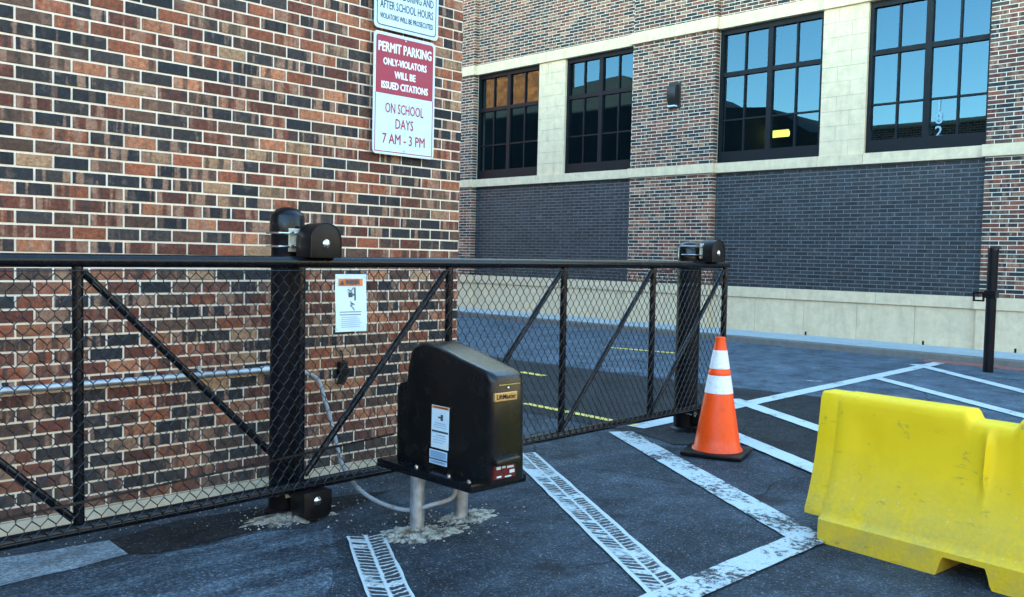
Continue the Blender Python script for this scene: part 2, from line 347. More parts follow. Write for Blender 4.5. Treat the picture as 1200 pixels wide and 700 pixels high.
def emit(name, c, s):
    t = NT(name); t.b.inputs['Base Color'].default_value = (*c, 1); t.b.inputs['Emission Color'].default_value = (*c, 1); t.b.inputs['Emission Strength'].default_value = s; return t.m
M_lamp = emit('lit_lamp_tube', (1, .95, .16), .7)
M_digit = plain('pale_window_digits', (.20, .34, .40), .6, 0, .05, 20)
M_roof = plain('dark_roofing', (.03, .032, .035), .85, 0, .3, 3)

# ------------------------------------------------------------------ ground
def sheet(name, pts, z, mat, parent=None):
    mb = MB(); mb.quad([(p[0], p[1], z) for p in pts]); return mb.build(name, mat, parent)
ground = tag(sheet('ground', [(-600, -600), (600, -600), (600, 600), (-600, 600)], 0, M_asph), kind='structure')
def px(pts): return [onz(x, y) for x, y in pts]
def ragged(pts, amp=.02, step=.12):
    out = []
    for i, a in enumerate(pts):
        b = pts[(i + 1) % len(pts)]; L = math.hypot(b[0] - a[0], b[1] - a[1]); n = max(1, min(80, int(L / step)))
        nx, ny = -(b[1] - a[1]) / L, (b[0] - a[0]) / L; j = 0
        for k in range(n):
            t = k / n; j = .6 * j + random.uniform(-amp, amp); q = j if 0 < k else 0
            out.append((a[0] + (b[0] - a[0]) * t + nx * q, a[1] + (b[1] - a[1]) * t + ny * q))
    return out
# the grey through road in front of the far building, then the dark resurfaced patch, then smaller patches
road_edge = [onz(560, 416), onz(700, 434), onz(862, 454.6), onz(943, 463)]
tag(sheet('road', [(6.2, 40), (5.6, 13), tuple(road_edge[0])[:2], tuple(road_edge[1])[:2], tuple(road_edge[2])[:2], tuple(road_edge[3])[:2], (9.3, 2.5), (8.5, -30), (16.2, -30), (16.2, 40)], .004, M_asph_road), kind='structure')
dk = px([(560, 417), (700, 435), (862, 455.6), (943, 464), (1010, 470)]) + [Vector((9.0, 2.6, 0)), Vector((6.6, 3.4, 0))] + px([(880, 520), (790, 522), (748, 508), (640, 488), (545, 470)]) 
tag(sheet('resurfaced_patch', ragged([(p[0], p[1]) for p in dk], .012), .006, M_asph_dark), kind='structure')
tag(sheet('bleached_patch', ragged([(-3, 4.05), (onz(0, 688).x, onz(0, 688).y), (onz(90, 667).x, onz(90, 667).y), (onz(150, 650).x, onz(150, 650).y), (onz(128, 634).x, onz(128, 634).y), (onz(0, 655).x, onz(0, 655).y), (-3, 4.5)], .01), .005, M_asph_light), kind='structure')
tag(sheet('dark_patch', ragged([(p[0], p[1]) for p in px([(128, 634), (150, 650), (180, 650), (250, 635), (330, 615), (400, 598), (460, 575), (330, 592), (210, 610)])], .012), .0045, M_asph_dark), kind='structure')
tag(sheet('tyre_lane', ragged([(p[0], p[1]) for p in px([(0, 692), (180, 655), (330, 622), (400, 612), (395, 650), (380, 700)])] + [(1.6, 3.0), (-1, 3.2), (-1, 3.9)], .03), .0035, M_asph_track), kind='structure')

def line(a, b, w, mat, z, name='painted_line'):
    d = Vector((b[0] - a[0], b[1] - a[1], 0)); L = d.length
    mb = MB(); n = max(2, int(L / .1)); top = []; bot = []
    for i in range(n + 1):
        x = L * i / n; top.append((x, w / 2 + random.uniform(-.004, .004), 0)); bot.append((x, -w / 2 + random.uniform(-.004, .004), 0))
    for i in range(n): mb.quad([bot[i], bot[i + 1], top[i + 1], top[i]])
    return link(name, mb.mesh(name, mat), ground, (a[0], a[1], z), (0, 0, math.atan2(d.y, d.x)))
Pz = lambda x, y: onz(x, y)
line(Pz(727, 507), Pz(949, 634), .235, M_white_worn, .010)
line(Pz(611, 532), Pz(797, 706), .24, M_tread, .010)
line((Pz(945, 634).x + .12, Pz(945, 634).y - .0), (Pz(800, 697).x - 2.0, Pz(800, 697).y + .0), .20, M_white_worn, .014)
line(Pz(428, 629), Pz(462, 712), .215, M_tread2, .010)
A0, A1 = Pz(745, 502), Pz(1103, 425.5)
line(A0, A1, .20, M_white, .012)
line(Pz(812, 492), Pz(965, 556), .20, M_white, .016)
line(Pz(858, 469), Pz(1000, 518), .20, M_white, .016)
line(Pz(1024, 443), Pz(1215, 493), .20, M_white, .016)
line(Pz(1072, 428), Pz(1215, 464), .20, M_white, .016)
line(Pz(1148, 428.5), Pz(1225, 437), .16, M_white, .0165)
for (a, b, w) in (((615, 474), (745, 500), .10), ((610, 437), (638, 441.5), .13), ((708, 407.5), (800, 415.5), .15)):
    line(Pz(*a), Pz(*b), w, M_yellow_paint, .013)
line(Pz(945, 447), Pz(964, 448), .07, M_white_worn, .012)

# sidewalk and kerb in front of the far building
XB = 17.8
KX = 16.25
# slabs of the sidewalk, laid one by one
walk = tag(MB().box(KX + .15, 19, -30, 40, -.2, .118).build('sidewalk', M_kerb), kind='structure')
y = -6.0
while y < 24:
    MB().box(KX + .158, XB + .3, y + .006, y + 1.494, .1, .128 + random.uniform(-.003, .003)).build('paving_slab', M_walk, walk, bevel=.006); y += 1.5
kerb = tag(MB().box(KX - .02, KX + .15, -30, 40, -.2, .10).build('kerb', M_kerb), kind='structure')
y = -6.0
while y < 24:
    MB().prism([(KX - .03, -.1), (KX + .148, -.1), (KX + .148, .126), (KX + .01, .126), (KX - .012, .11)], y + .004, y + 2.246, 'xz').build('kerb_stone', M_kerb, kerb); y += 2.25

tag(MB().box(KX - .42, KX - .03, 3.2, 5.95, -.05, .02).build('tactile_strip', plain('red_paving', (.24, .11, .09), .8, 0, .25, 20)), kind='structure')
# ------------------------------------------------------------------ brick field helper
def brick_cells(u0, u1, z0, z1, pitch, course, phase, zbase):
    """running bond cells clipped to the panel: (ua, ub, za, zb, row)"""
    out = []; r = int(math.floor((z0 - zbase) / course + 1e-6))
    while zbase + r * course < z1 - .01:
        za, zb = zbase + r * course, zbase + (r + 1) * course
        s = phase - ((r + 200) % 2) * .5 * pitch; k = math.floor((u0 - s) / pitch)
        while s + k * pitch < u1 - 1e-4:
            ua, ub = max(u0, s + k * pitch), min(u1, s + (k + 1) * pitch)
            if ub - ua > .03: out.append((ua, ub, max(za, z0), min(zb, z1), r))
            k += 1
        r += 1
    return out
def brick_into(mb, ua, ub, za, zb, face, depth, joint, axis, sgn, ch=.0025):
    """a brick with a chamfered front; axis 'x': runs along X facing -Y (sgn -1); axis 'y': runs along Y facing sgn*X"""
    h = joint / 2; a, b, c, d = ua + h, ub - h, za + h, zb - h; bk = face - sgn * depth; md = face - sgn * ch
    n = len(mb.v)
    def P(u, w, z): return (u, w, z) if axis == 'x' else (w, u, z)
    for (w, e) in ((bk, 0), (md, 0), (face, ch)):
        mb.v += [P(a + e, w, c + e), P(b - e, w, c + e), P(b - e, w, d - e), P(a + e, w, d - e)]
    for q in (0, 4):
        for i in range(4):
            j = (i + 1) % 4; mb.f.append((n + q + i, n + q + j, n + q + 4 + j, n + q + 4 + i))
    mb.f.append((n + 8, n + 9, n + 10, n + 11))

# ------------------------------------------------------------------ left brick building
HA = 6.35
bA = thing('brick_building', (XC, YA, 0), 'red and charcoal brick building carrying the parking signs, behind the sliding gate', 'building')
OA = Vector((XC, YA, 0))
wall = MB().box(-14 - XC, -.007, .007, 9.4, ZA, HA).build('wall', M_mortA, bA)
MB().box(-14.1 - XC, .012, -.014, 9.5, -.3, ZA - .004).build('plinth', M_plinth, bA)
MB().box(-14.1 - XC, .06, -.06, 9.5, HA, HA + .12).build('coping', M_stone, bA)
cells = brick_cells(-5.0, XC, ZA, 4.2, PA, CA, XA0, ZA)
def area(c):
    u, z = (c[0] + c[1]) / 2, (c[2] + c[3]) / 2; v = CW.transposed() @ (Vector((u, YA, z)) - EY)
    if v.z < .3: return 0
    x, yy = 600 + FPX * v.x / v.z, 350 + FPX * v.y / v.z
    if not (-8 < x < 1200 and -5 < yy < 640): return 0
    vis = 1 if not (560 > x > 470 and yy > 400) else .2
    return (c[1] - c[0]) * (c[3] - c[2]) / v.z ** 2 * vis
cells.sort(key=area, reverse=True)
protos = {}
rest = MB()
for i, c in enumerate(cells):
    if i < 300:
        w = round(c[1] - c[0], 3)
        if w not in protos:
            mb = MB(); brick_into(mb, -w / 2, w / 2, -CA / 2, CA / 2, 0, .02, .0132, 'x', -1, .0018); protos[w] = mb.mesh('brick', M_brickA)
        o = link('brick', protos[w], wall, ((c[0] + c[1]) / 2 - XC, random.uniform(-.0012, .001), (c[2] + c[3]) / 2), (random.uniform(-.012, .012), random.uniform(-.006, .006), random.uniform(-.008, .008)))
    else:
        brick_into(rest, c[0] - XC, c[1] - XC, c[2], c[3], random.uniform(-.0012, .001), .02, .0132, 'x', -1, .0018)
for c in brick_cells(-5.0, XC, ZA + CA * 52, HA - .02, PA, CA, XA0, ZA): brick_into(rest, c[0] - XC, c[1] - XC, c[2], c[3], 0, .02, .0132, 'x', -1, .0018)
tag(rest.build('brickwork', M_brickA, wall), kind='stuff')
side = MB()
for c in brick_cells(YA + .005, 14.8, ZA, HA - .02, PA, CA, YA, ZA): brick_into(side, c[0] - YA, c[1] - YA, c[2], c[3], 0, .02, .0122, 'y', 1)
tag(side.build('side_brickwork', M_brickAe, wall), kind='stuff')
# the buildings further along, which show only in the far window glass
roofed = thing('low_hall', (XC, 15, 0), 'dark roofed hall mirrored in the far window panes', 'building')
pts = [(0, 0), (0, 6.35), (1.1, 6.5), (3.0, 7.6), (7.0, 8.0), (10, 9.7), (14, 9.5), (14, 0)]
MB().prism([(p, q) for p, q in pts], -9, -.3, 'yz').build('hall_body', M_roof, roofed)
M_brickTall = brick_mat('tall_brick', 1, .4, .16, 0, 0, [(3, (.40, .10, .02)), (3, (.44, .12, .026)), (2, (.33, .08, .018))], ((.13, .05, .025), (.06, .02, .01)))
M_brickTall2 = brick_mat('umber_brick', 0, .4, .16, 0, 0, [(3, (.10, .05, .04)), (3, (.07, .045, .04)), (2, (.14, .07, .05))], ((.16, .1, .08), (.05, .04, .04)))
M_tan = brick_mat('tan_brick', 0, .4, .16, 0, 0, [(3, (.50, .38, .24)), (3, (.44, .33, .20)), (2, (.54, .42, .28))], ((.5, .4, .27), (.4, .3, .18)))
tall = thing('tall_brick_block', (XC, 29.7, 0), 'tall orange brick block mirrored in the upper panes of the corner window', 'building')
MB().box(-2.2, 0, 0, 22, 9.0, 17).build('wall', M_brickTall, tall); MB().box(-2.15, .02, -.02, 21.95, 0, 9.0).build('painted_shade_wall', M_roof, tall)  # lower storeys coloured dark to stand for the shade below the sunlit brick
MB().box(-2.25, .05, -.05, 22.05, 17, 17.3).build('coping', M_roof, tall)

# unseen blocks added behind the viewpoint: one darkens reflections, the other bounces warm sunlight
for (nm, loc, b, lab) in (('reflection_darkener', (-17, -5, 0), (-8, 0, -45, 16, 0, 6.6), 'low dark brick block added out of view to darken reflections in the gate posts'),
                          ('sun_bounce_block', (10, -19, 0), (-24, 40, -10, 0, 0, 8.5), 'wide tan brick block added out of view to bounce sunlight onto the left wall')):
    g_ = thing(nm, loc, lab, 'building'); MB().box(*b).build('wall', M_brickTall2 if nm == 'reflection_darkener' else M_tan, g_); MB().box(b[0] - .2, b[1] + .2, b[2] - .2, b[3] + .2, b[5], b[5] + .3).build('coping', M_stone, g_)
# ------------------------------------------------------------------ far building
HB = 14.4
bB = thing('school_building', (XB, 8, 0), 'long brick school building with slate blue brick panels and black gridded windows', 'building')
def BL(mb, name, mat, parent=None, **k):     # world-coordinate builder under the far building
    mb.v = [(a - XB, b - 8, c) for a, b, c in mb.v]; return mb.build(name, mat, parent or bB, **k)
ZB0, ZCAP0, ZCAP1, ZS0, ZS1, ZT0, ZT1 = .10, .869, 1.09, 3.65, 3.868, 6.88, 7.15
PIER, REC, WREC = -.10, .05, .13         # pier face, panel recess, window recess relative to XB
BAY = 8.12
bays = [(5.70 - BAY, 11.45 - BAY, False), (5.70, 11.45, True), (5.70 + BAY, 11.45 + BAY, True)]
piers = [(b[1], b[1] + BAY - 5.75) for b in bays] + [(bays[0][0] - 2.37, bays[0][0])]
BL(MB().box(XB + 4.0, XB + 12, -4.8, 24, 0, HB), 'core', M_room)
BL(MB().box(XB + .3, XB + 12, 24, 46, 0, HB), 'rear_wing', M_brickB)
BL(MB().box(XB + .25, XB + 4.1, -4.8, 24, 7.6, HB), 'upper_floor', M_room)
brickB = MB(); mortB = MB(); blueB = MB(); mortBl = MB()
def field(mb, u0, u1, z0, z1, face, dep=.02):
    for c in brick_cells(u0, u1, z0, z1, PB, CB, 0, 1.09): brick_into(mb, c[0], c[1], c[2], c[3], face + random.uniform(-.001, .001), dep, .013, 'y', -1, .0015)
def stones(u0, u1, x0, x1, z0, z1, name, mat, step=1.2, off=0):
    n = max(1, round((u1 - u0) / step)); w = (u1 - u0) / n
    for i in range(n): BL(MB().box(x0 + random.uniform(-.002, .002), x1, u0 + i * w + .003, u0 + (i + 1) * w - .003, z0, z1), name, mat, None, bevel=.006)
def make_window(u0, u1, digits=False):
    """steel window: two wide lights, each split by slim bars, over a fixed lower row"""
    X = XB + WREC
    win = link('window', None, bB, (X - XB, (u0 + u1) / 2 - 8, (ZS1 + ZT0) / 2)); W, H = (u1 - u0), ZT0 - ZS1; hw, hh = W / 2, H / 2
    fw, mw, bw = .07, .12, .036
    fr = MB(); fr.box(-.06, .08, -hw, -hw + fw, -hh, hh); fr.box(-.06, .08, hw - fw, hw, -hh, hh); fr.box(-.059, .079, -hw + fw, hw - fw, -hh, -hh + .26); fr.box(-.059, .079, -hw + fw, hw - fw, hh - .12, hh); fr.build('frame', M_frame, win)
    MB().box(-.05, .07, -mw / 2, mw / 2, -hh + .26, hh - .12).build('mullion', M_frame, win)
    zt, zl = hh - .12 - (H - .38) * .34, hh - .12 - (H - .38) * .73
    for s in (-1, 1):
        ya, yb = (mw / 2, hw - fw) if s > 0 else (-hw + fw, -mw / 2); ym = (ya + yb) / 2
        MB().box(-.045, .065, ya, yb, zt - .05, zt + .05).build('transom', M_frame, win)
        MB().box(-.03, .05, ya, yb, zl - bw / 2, zl + bw / 2).build('glazing_bar', M_frame, win)
        MB().box(-.031, .049, ym - bw / 2, ym + bw / 2, -hh + .26, zt - .05).build('glazing_bar', M_frame, win)
        MB().box(-.031, .049, ym - bw / 2, ym + bw / 2, zt + .05, hh - .12).build('glazing_bar', M_frame, win)
        rows = ((-hh + .26, zl - bw / 2), (zl + bw / 2, zt - .05), (zt + .05, hh - .12))
        for (z0, z1) in rows:
            for (p, q) in ((ya, ym - bw / 2), (ym + bw / 2, yb)):
                e = random.uniform(-.0008, .0008), random.uniform(-.0008, .0008)
                mb = MB(); mb.quad([(.01 + e[0], q, z0), (.01 - e[0], p, z0), (.01 - e[0] + e[1], p, z1), (.01 + e[0] + e[1], q, z1)]); mb.build('pane', M_glass, win)
    return win
for (u0, u1, full) in bays:
    # blue brick panel under the windows
    mortBl.box(XB + REC + .005, XB + .35, u0, u1, ZCAP1, ZS0); field(blueB, u0, u1, ZCAP1, ZS0, XB + REC)
    stones(u0, u1, XB - .03, XB + .3, ZB0, ZCAP0 - .005, 'base_block', M_stone, 1.15); stones(u0, u1, XB - .07, XB + .31, ZCAP0, ZCAP1, 'base_cap_stone', M_stone, 1.92)
    wl, sl, sr = u0 + 2.30, u0 + 2.30, u0 + 3.26
    for a, b in ((u0, sl), (sl, sr), (sr, u1)):
        stones(a, b, XB - .06, XB + .32, ZS0, ZS1, 'sill_stone', M_stone, 2.5); stones(a, b, XB - .06, XB + .32, ZT0, ZT1, 'lintel_stone', M_stone, 2.5)
    # ashlar pilaster between the two windows, block by block
    n = 10; hb = (ZT0 - ZS1) / n
    for i in range(n):
        cut = [sl + .003, sl + (.62 if i % 2 else .34), sr - .003]
        for a, b in zip(cut, cut[1:]): BL(MB().box(XB + random.uniform(-.002, .002), XB + .3, a + .002, b - .002, ZS1 + i * hb + .002, ZS1 + (i + 1) * hb - .002), 'stone_block', M_stone, None, bevel=.005)
    BL(MB().box(XB + .01, XB + .29, sl + .01, sr - .01, ZS1 + .01, ZT0 - .01), 'pilaster_core', M_conc)
    make_window(u0, sl); make_window(sr, u1)
    mortB.box(XB + .035, XB + .35, u0, u1, ZT1, HB); field(brickB, u0, u1, ZT1, 9.2, XB + .03)
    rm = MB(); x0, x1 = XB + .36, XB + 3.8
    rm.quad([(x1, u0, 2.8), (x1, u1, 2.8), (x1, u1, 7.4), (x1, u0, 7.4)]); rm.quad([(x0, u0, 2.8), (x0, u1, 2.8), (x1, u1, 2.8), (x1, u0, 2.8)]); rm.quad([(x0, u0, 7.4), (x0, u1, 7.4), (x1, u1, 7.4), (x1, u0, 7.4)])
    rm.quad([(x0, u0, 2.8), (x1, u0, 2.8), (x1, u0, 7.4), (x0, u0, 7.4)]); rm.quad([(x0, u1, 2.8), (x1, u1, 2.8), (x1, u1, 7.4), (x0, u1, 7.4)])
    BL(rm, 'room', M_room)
for (u0, u1) in piers:
    f = XB + PIER
    for (z0, z1) in ((ZCAP1, ZS0), (ZS1, ZT0), (ZT1, 9.2)):
        field(brickB, u0, u1, z0, z1, f, .16)
    mortB.box(f + .005, XB + .36, u0 + .011, u1 - .011, ZCAP1 + .001, ZS0); mortB.box(f + .005, XB + .36, u0 + .011, u1 - .011, ZS1, ZT0); mortB.box(f + .005, XB + .36, u0 + .011, u1 - .011, ZT1, HB)
    stones(u0 - .02, u1 + .02, f - .04, XB + .31, ZB0, ZCAP0 - .005, 'base_block', M_stone, 1.2); stones(u0 - .05, u1 + .05, f - .08, XB + .32, ZCAP0, ZCAP1, 'base_cap_stone', M_stone, 1.25)
    stones(u0 - .04, u1 + .04, f - .06, XB + .33, ZS0, ZS1, 'sill_stone', M_stone, 2.5); stones(u0 - .04, u1 + .04, f - .06, XB + .33, ZT0, ZT1, 'lintel_stone', M_stone, 2.5)
BL(mortB, 'wall', M_mortB); BL(mortBl, 'panel_backing', M_mortBlue)
tag(BL(brickB, 'brickwork', M_brickB), kind='stuff'); tag(BL(blueB, 'blue_brickwork', M_brickBlue), kind='stuff')
# room number on the glass
dg = thing('window_number', (XB + WREC - .004, 0, 0), 'pale room number 182 stuck upright on the glass over the blue panel', 'number')
for i, ch in enumerate('182'):
    c = onX(1101 - i * .5, 124 + i * 15.5, XB + WREC)
    lettering(dg, ch, .30, M_digit, (0, c.y, c.z), (R(90), 0, R(-90)), .004)
# lit tube lamp in the room
lp = onX(912, 157, XB + 2.2)
lamp = thing('ceiling_lamp', (lp.x, lp.y, lp.z), 'lit yellow lamp glowing inside the dark room behind the window', 'lamp')
MB().tube([(0, -.26, 0), (0, .26, 0)], .085, 16).build('tube', M_lamp, lamp, smooth=40); MB().box(-.05, .05, -.3, .3, .095, .14).build('lamp_body', M_frame, lamp)
MB().tube([(0, 0, .13), (0, 0, 7.4 - lp.z)], .012, 8).build('hanger', M_frame, lamp)
# wall lamp on the brick pier
wl_ = onX(788, 112, XB + PIER - .1)
sc = thing('wall_lamp', (XB + PIER, wl_.y, wl_.z), 'dark bronze half-round wall lamp on the brick pier between the windows', 'lamp')
pr = [(-.02, -.24), (-.10, -.22), (-.16, -.1), (-.18, .08), (-.15, .22), (-.02, .26)]
MB().prism([(x, z) for x, z in pr], -.12, .12, 'xz').build('lamp_shade', M_bronze, sc, bevel=.012, smooth=40)
MB().box(-.03, .0, -.17, .17, -.29, .30).build('back_plate', M_bronze, sc, bevel=.006); MB().box(-.15, -.03, -.1, .1, -.262, -.235).build('lens', M_signwhite, sc)
# small weep vents along the foot of the base
for X_ in (945, 1083, 1194):
    q = onz(X_, 385 + (X_ - 855) * .072 - 3, .2); 
    v = MB().box(-.012, .0, -.016, .016, -.04, .04); v.box(-.02, -.012, -.008, .008, -.035, .03)
    BL_ = v.build('weep_vent', M_frame, bB, (-.03 - (0 if X_ < 1140 else .115), onX(X_, 390, XB).y - 8, .165))

# ------------------------------------------------------------------ parking signs on the left wall
def sign_plate(name, u0, u1, z0, z1, label, r=.035):
    t = thing(name, ((u0 + u1) / 2, YA - .045, (z0 + z1) / 2), label, 'sign'); w, h = (u1 - u0) / 2, (z1 - z0) / 2
    def rr(w, h, r): return [(cx * (w - r) + r * math.cos(a), cz * (h - r) + r * math.sin(a)) for cx, cz, a0 in ((1, 1, 0), (-1, 1, 90), (-1, -1, 180), (1, -1, 270)) for a in [R(a0 + k * 15) for k in range(7)]]
    MB().prism(rr(w, h, r), -.0015, .0015, 'xz').build('plate', M_alu, t)
    for zz in (-h * .6, h * .6): MB().box(-w * .5, w * .5, .003, .04, zz - .02, zz + .02).build('mounting_bar', M_galv, t)
    return t, w, h, rr
FR = (R(90), 0, 0)
t, w, h, rr = sign_plate('parking_sign', 3.912, 4.492, 2.362, 3.250, 'maroon and white permit parking sign on the brick wall, lower of the two')
MB().prism(rr(w - .002, h - .002, .034), -.0035, -.002, 'xz').build('sign_face', M_signwhite, t)
top = [p for p in rr(w - .022, h - .022, .022)]; zc = h - .888 * .50
MB().prism([(x, max(z, zc)) for x, z in top], -.0048, -.004, 'xz').build('maroon_field', M_maroon, t)
bd = MB()
for (x0, x1, z0, z1) in ((-w + .018, w - .018, -h + .018, -h + .024), (-w + .018, -w + .024, -h + .024, zc), (w - .024, w - .018, -h + .024, zc)): bd.box(x0, x1, -.0048, -.004, z0, z1)
bd.build('border', M_maroon, t)
for s, z, size, wd in (('PERMIT PARKING', .335, .098, .50), ('ONLY-VIOLATORS', .232, .072, .41), ('WILL BE', .145, .072, .20), ('ISSUED CITATIONS', .060, .072, .44)):
    lettering(t, s, size, M_white_ink, (0, -.0056, z), FR, 0, 1, wd, .0042)
for s, z, size, wd in (('ON SCHOOL', -.105, .105, .36), ('DAYS', -.215, .105, .17), ('7 AM - 3 PM', -.330, .105, .40)):
    lettering(t, s, size, M_maroon, (0, -.0046, z), FR, 0, 1, wd, .002)
for z in (-h + .04, h - .035): MB().lathe([(.008, -.006), (.008, -.009), (.003, -.011)], (0, 0, z), 12, 'y').build('bolt', M_galv, t)
t, w, h, rr = sign_plate('parking_sign', 3.912, 4.515, 3.272, 4.03, 'white sign with dark lettering about school hours, above the maroon permit sign')
MB().prism(rr(w - .002, h - .002, .034), -.0035, -.002, 'xz').build('sign_face', M_signwhite, t)
bd = MB(); o_ = rr(w - .022, h - .022, .03); i_ = rr(w - .030, h - .030, .024)
for k in range(len(o_)):
    j = (k + 1) % len(o_); bd.quad([(o_[k][0], -.0045, o_[k][1]), (o_[j][0], -.0045, o_[j][1]), (i_[j][0], -.0045, i_[j][1]), (i_[k][0], -.0045, i_[k][1])])
bd.build('border', M_ink, t)
for s, z, size, wd in (('PERSONS DURING AND', -h + .262, .085, .50), ('AFTER SCHOOL HOURS', -h + .175, .085, .50), ('VIOLATORS WILL BE PROSECUTED', -h + .092, .056, .50)):
    lettering(t, s, size, M_ink, (0, -.0046, z), FR, 0, 1, wd, .002)

# ------------------------------------------------------------------ conduit on the wall and the flexible hose to the operator
cz = onY(150, 446.5, YA - .03).z
cd = thing('wall_conduit', (0, YA - .032, cz), 'galvanised conduit pipe running level along the brick wall behind the gate', 'pipe')
MB().tube([(-6, 0, 0), (3.08, 0, 0)], .021, 16).build('pipe', M_galv, cd, smooth=40)
for xx in (-2.2, -.3, 1.47, 2.62):
    MB().tube([(xx - .012, 0, 0), (xx + .012, 0, 0)], .026, 16).box(xx - .012, xx + .012, .012, .03, -.055, .055).build('pipe_clamp', M_galv, cd)
MB().tube([(3.04, 0, 0), (3.16, 0, 0)], .028, 16).build('coupling', M_galv, cd, smooth=40)
def spline(pts, n=10):
    out = []
    for i in range(len(pts) - 1):
        p0, p1, p2, p3 = pts[max(i - 1, 0)], pts[i], pts[i + 1], pts[min(i + 2, len(pts) - 1)]
        for k in range(n):
            t = k / n; out.append(.5 * ((2 * p1) + (p2 - p0) * t + (2 * p0 - 5 * p1 + 4 * p2 - p3) * t * t + (3 * p1 - p0 - 3 * p2 + p3) * t ** 3))
    return out + [pts[-1]]
hp = [Vector((3.16, YA - .032, cz)), onY(368, 441, 5.38), onY(381, 470, 5.28), onY(392, 510, 5.16), onY(401, 545, 5.02), onY(414, 566, 4.80), onY(432, 582, 4.55), onY(458, 594, 4.33), onY(482, 598, 4.17), onY(505, 592, 4.02), Vector((3.5, 3.98, .2)), Vector((3.52, 4.0, .34))]
hp = [Vector((p.x, p.y, max(p.z, .022))) for p in hp]
ho = thing('flexible_hose', (3.2, 4.9, 0), 'grey flexible hose looping from the wall conduit under the gate to the black operator', 'hose')
sp = spline(hp, 14); mb = MB(); ridg = [.0125 + (.0012 if i % 2 else 0) for i in range(len(sp))]
mb.tube([p - Vector((3.2, 4.9, 0)) for p in sp], ridg, 12).build('hose', M_hose, ho, smooth=60)
for k in (28, 75, 100): d = (sp[k + 1] - sp[k]).normalized(); MB().tube([sp[k] - d * .012 - Vector((3.2, 4.9, 0)), sp[k] + d * .012 - Vector((3.2, 4.9, 0))], .016, 12).build('hose_band', M_galv, ho)
# black outlet box hanging on the wall
bk = onY(402, 435, YA - .03)
jb = thing('outlet_box', (bk.x, YA, bk.z), 'small black outlet box with a hanging cover on the brick wall under the warning notice', 'outlet box')
MB().box(-.035, .035, -.04, 0, -.02, .07).build('box', M_blackmatte, jb, bevel=.008)
MB().prism([(-.06, -.085), (-.01, -.10), (.035, -.02), (.035, .02), (-.035, .02)], -.06, -.045, 'xz').build('flap', M_blackmatte, jb)
MB().tube([(0, -.03, .07), (0, -.02, .12), (-.01, -.01, .15)], .006, 8).build('cable', M_blackmatte, jb)

# ------------------------------------------------------------------ sliding gate
G0 = onz(260, 586, .22); GA, GS = .012, .0064       # plane, heading, rise along its length
def ong(x, y, off=0):                               # pixel -> gate coordinates (along, height)
    n = Vector((-math.sin(GA), math.cos(GA), 0)); v = ray(x, y); q = EY + v * (((G0 + n * off - EY).dot(n)) / v.dot(n)); d = q - G0
    return d.x * math.cos(GA) + d.y * math.sin(GA), q.z
gate = link('sliding_gate', None, None, (G0.x, G0.y, 0), (0, -GS, GA))
tag(gate, 'black steel cantilever sliding gate with chain link infill and diagonal braces', 'gate')
ZTOP, ZBOT = 1.563, .214; GL, GR = -6.2, ong(851, 360)[0]
rt, rb_ = .034, .034
def rail(z, r):
    mb = MB(); rad = .06
    mb.tube([(GL, 0, z), (GR, 0, z)], r, 20); return mb
rail(ZTOP, rt).build('top_rail', M_black, gate, smooth=50); rail(ZBOT, rb_).build('bottom_rail', M_black, gate, smooth=50)
ups = [ong(93, 450)[0], ong(353, 450)[0], ong(527, 360)[0], ong(660, 400)[0], ong(764, 400)[0]]
stp = 1.26; ups = [ups[0] - 3 * stp, ups[0] - 2 * stp, ups[0] - stp] + ups
for u in ups: MB().tube([(u, 0, ZBOT + .03), (u, 0, ZTOP - .03)], .027, 16).build('upright', M_black, gate, smooth=50)
MB().tube([(GR - .03, 0, ZBOT + .02), (GR - .03, 0, ZTOP + .02)], .029, 16).build('upright', M_black, gate, smooth=50)
ends = ups + [GR - .03]
for i in range(len(ends) - 1):
    a, b = ends[i] + .03, ends[i + 1] - .03
    p, q = ((a, 0, ZTOP - .06), (b, 0, ZBOT + .06)) if i < 4 else ((a, 0, ZBOT + .06), (b, 0, ZTOP - .06))
    MB().tube([p, q], .0205, 14).build('brace', M_black, gate, smooth=50)
# chain link: each wire a zigzag, hooked to its neighbours
DW, DH = .072, .104; A = DW / 4; wm = MB(); nz = int((ZTOP - ZBOT - .03) / (DH / 2)); zt = ZTOP - .052
nw = int((GR - GL) / (DW / 2)); yo = -.036
for i in range(nw):
    c = GL + i * DW / 2; pts = []
    for k in range(nz + 1):
        s = 1 if (k + i) % 2 else -1
        for e_ in (.009, -.009): pts.append((c + s * (A + .001), yo + (.003 if s > 0 else -.003) + .004 * math.sin(c * 2.1 + k * .2), zt - k * DH / 2 + e_))
    wm.tube(pts, .0030, 4, False)
tag(wm.build('chain_link_mesh', M_wire, gate), kind='stuff')
tw = MB(); tw.tube([(GL, yo, zt + .002), (GR - .03, yo, zt + .002)], .0032, 6); tw.build('tension_wire', M_wire, gate)
tw = MB(); tw.tube([(GL, yo, zt - nz * DH / 2), (GR - .03, yo, zt - nz * DH / 2)], .0032, 6); tw.build('tension_wire', M_wire, gate)
for i, e in enumerate(ends[2:]):
    for zz in (.42, .75, 1.08, 1.4): MB().tube([(e, -.034, zz), (e, -.02, zz + .004)], .007, 8).build('tie', M_wire, gate)
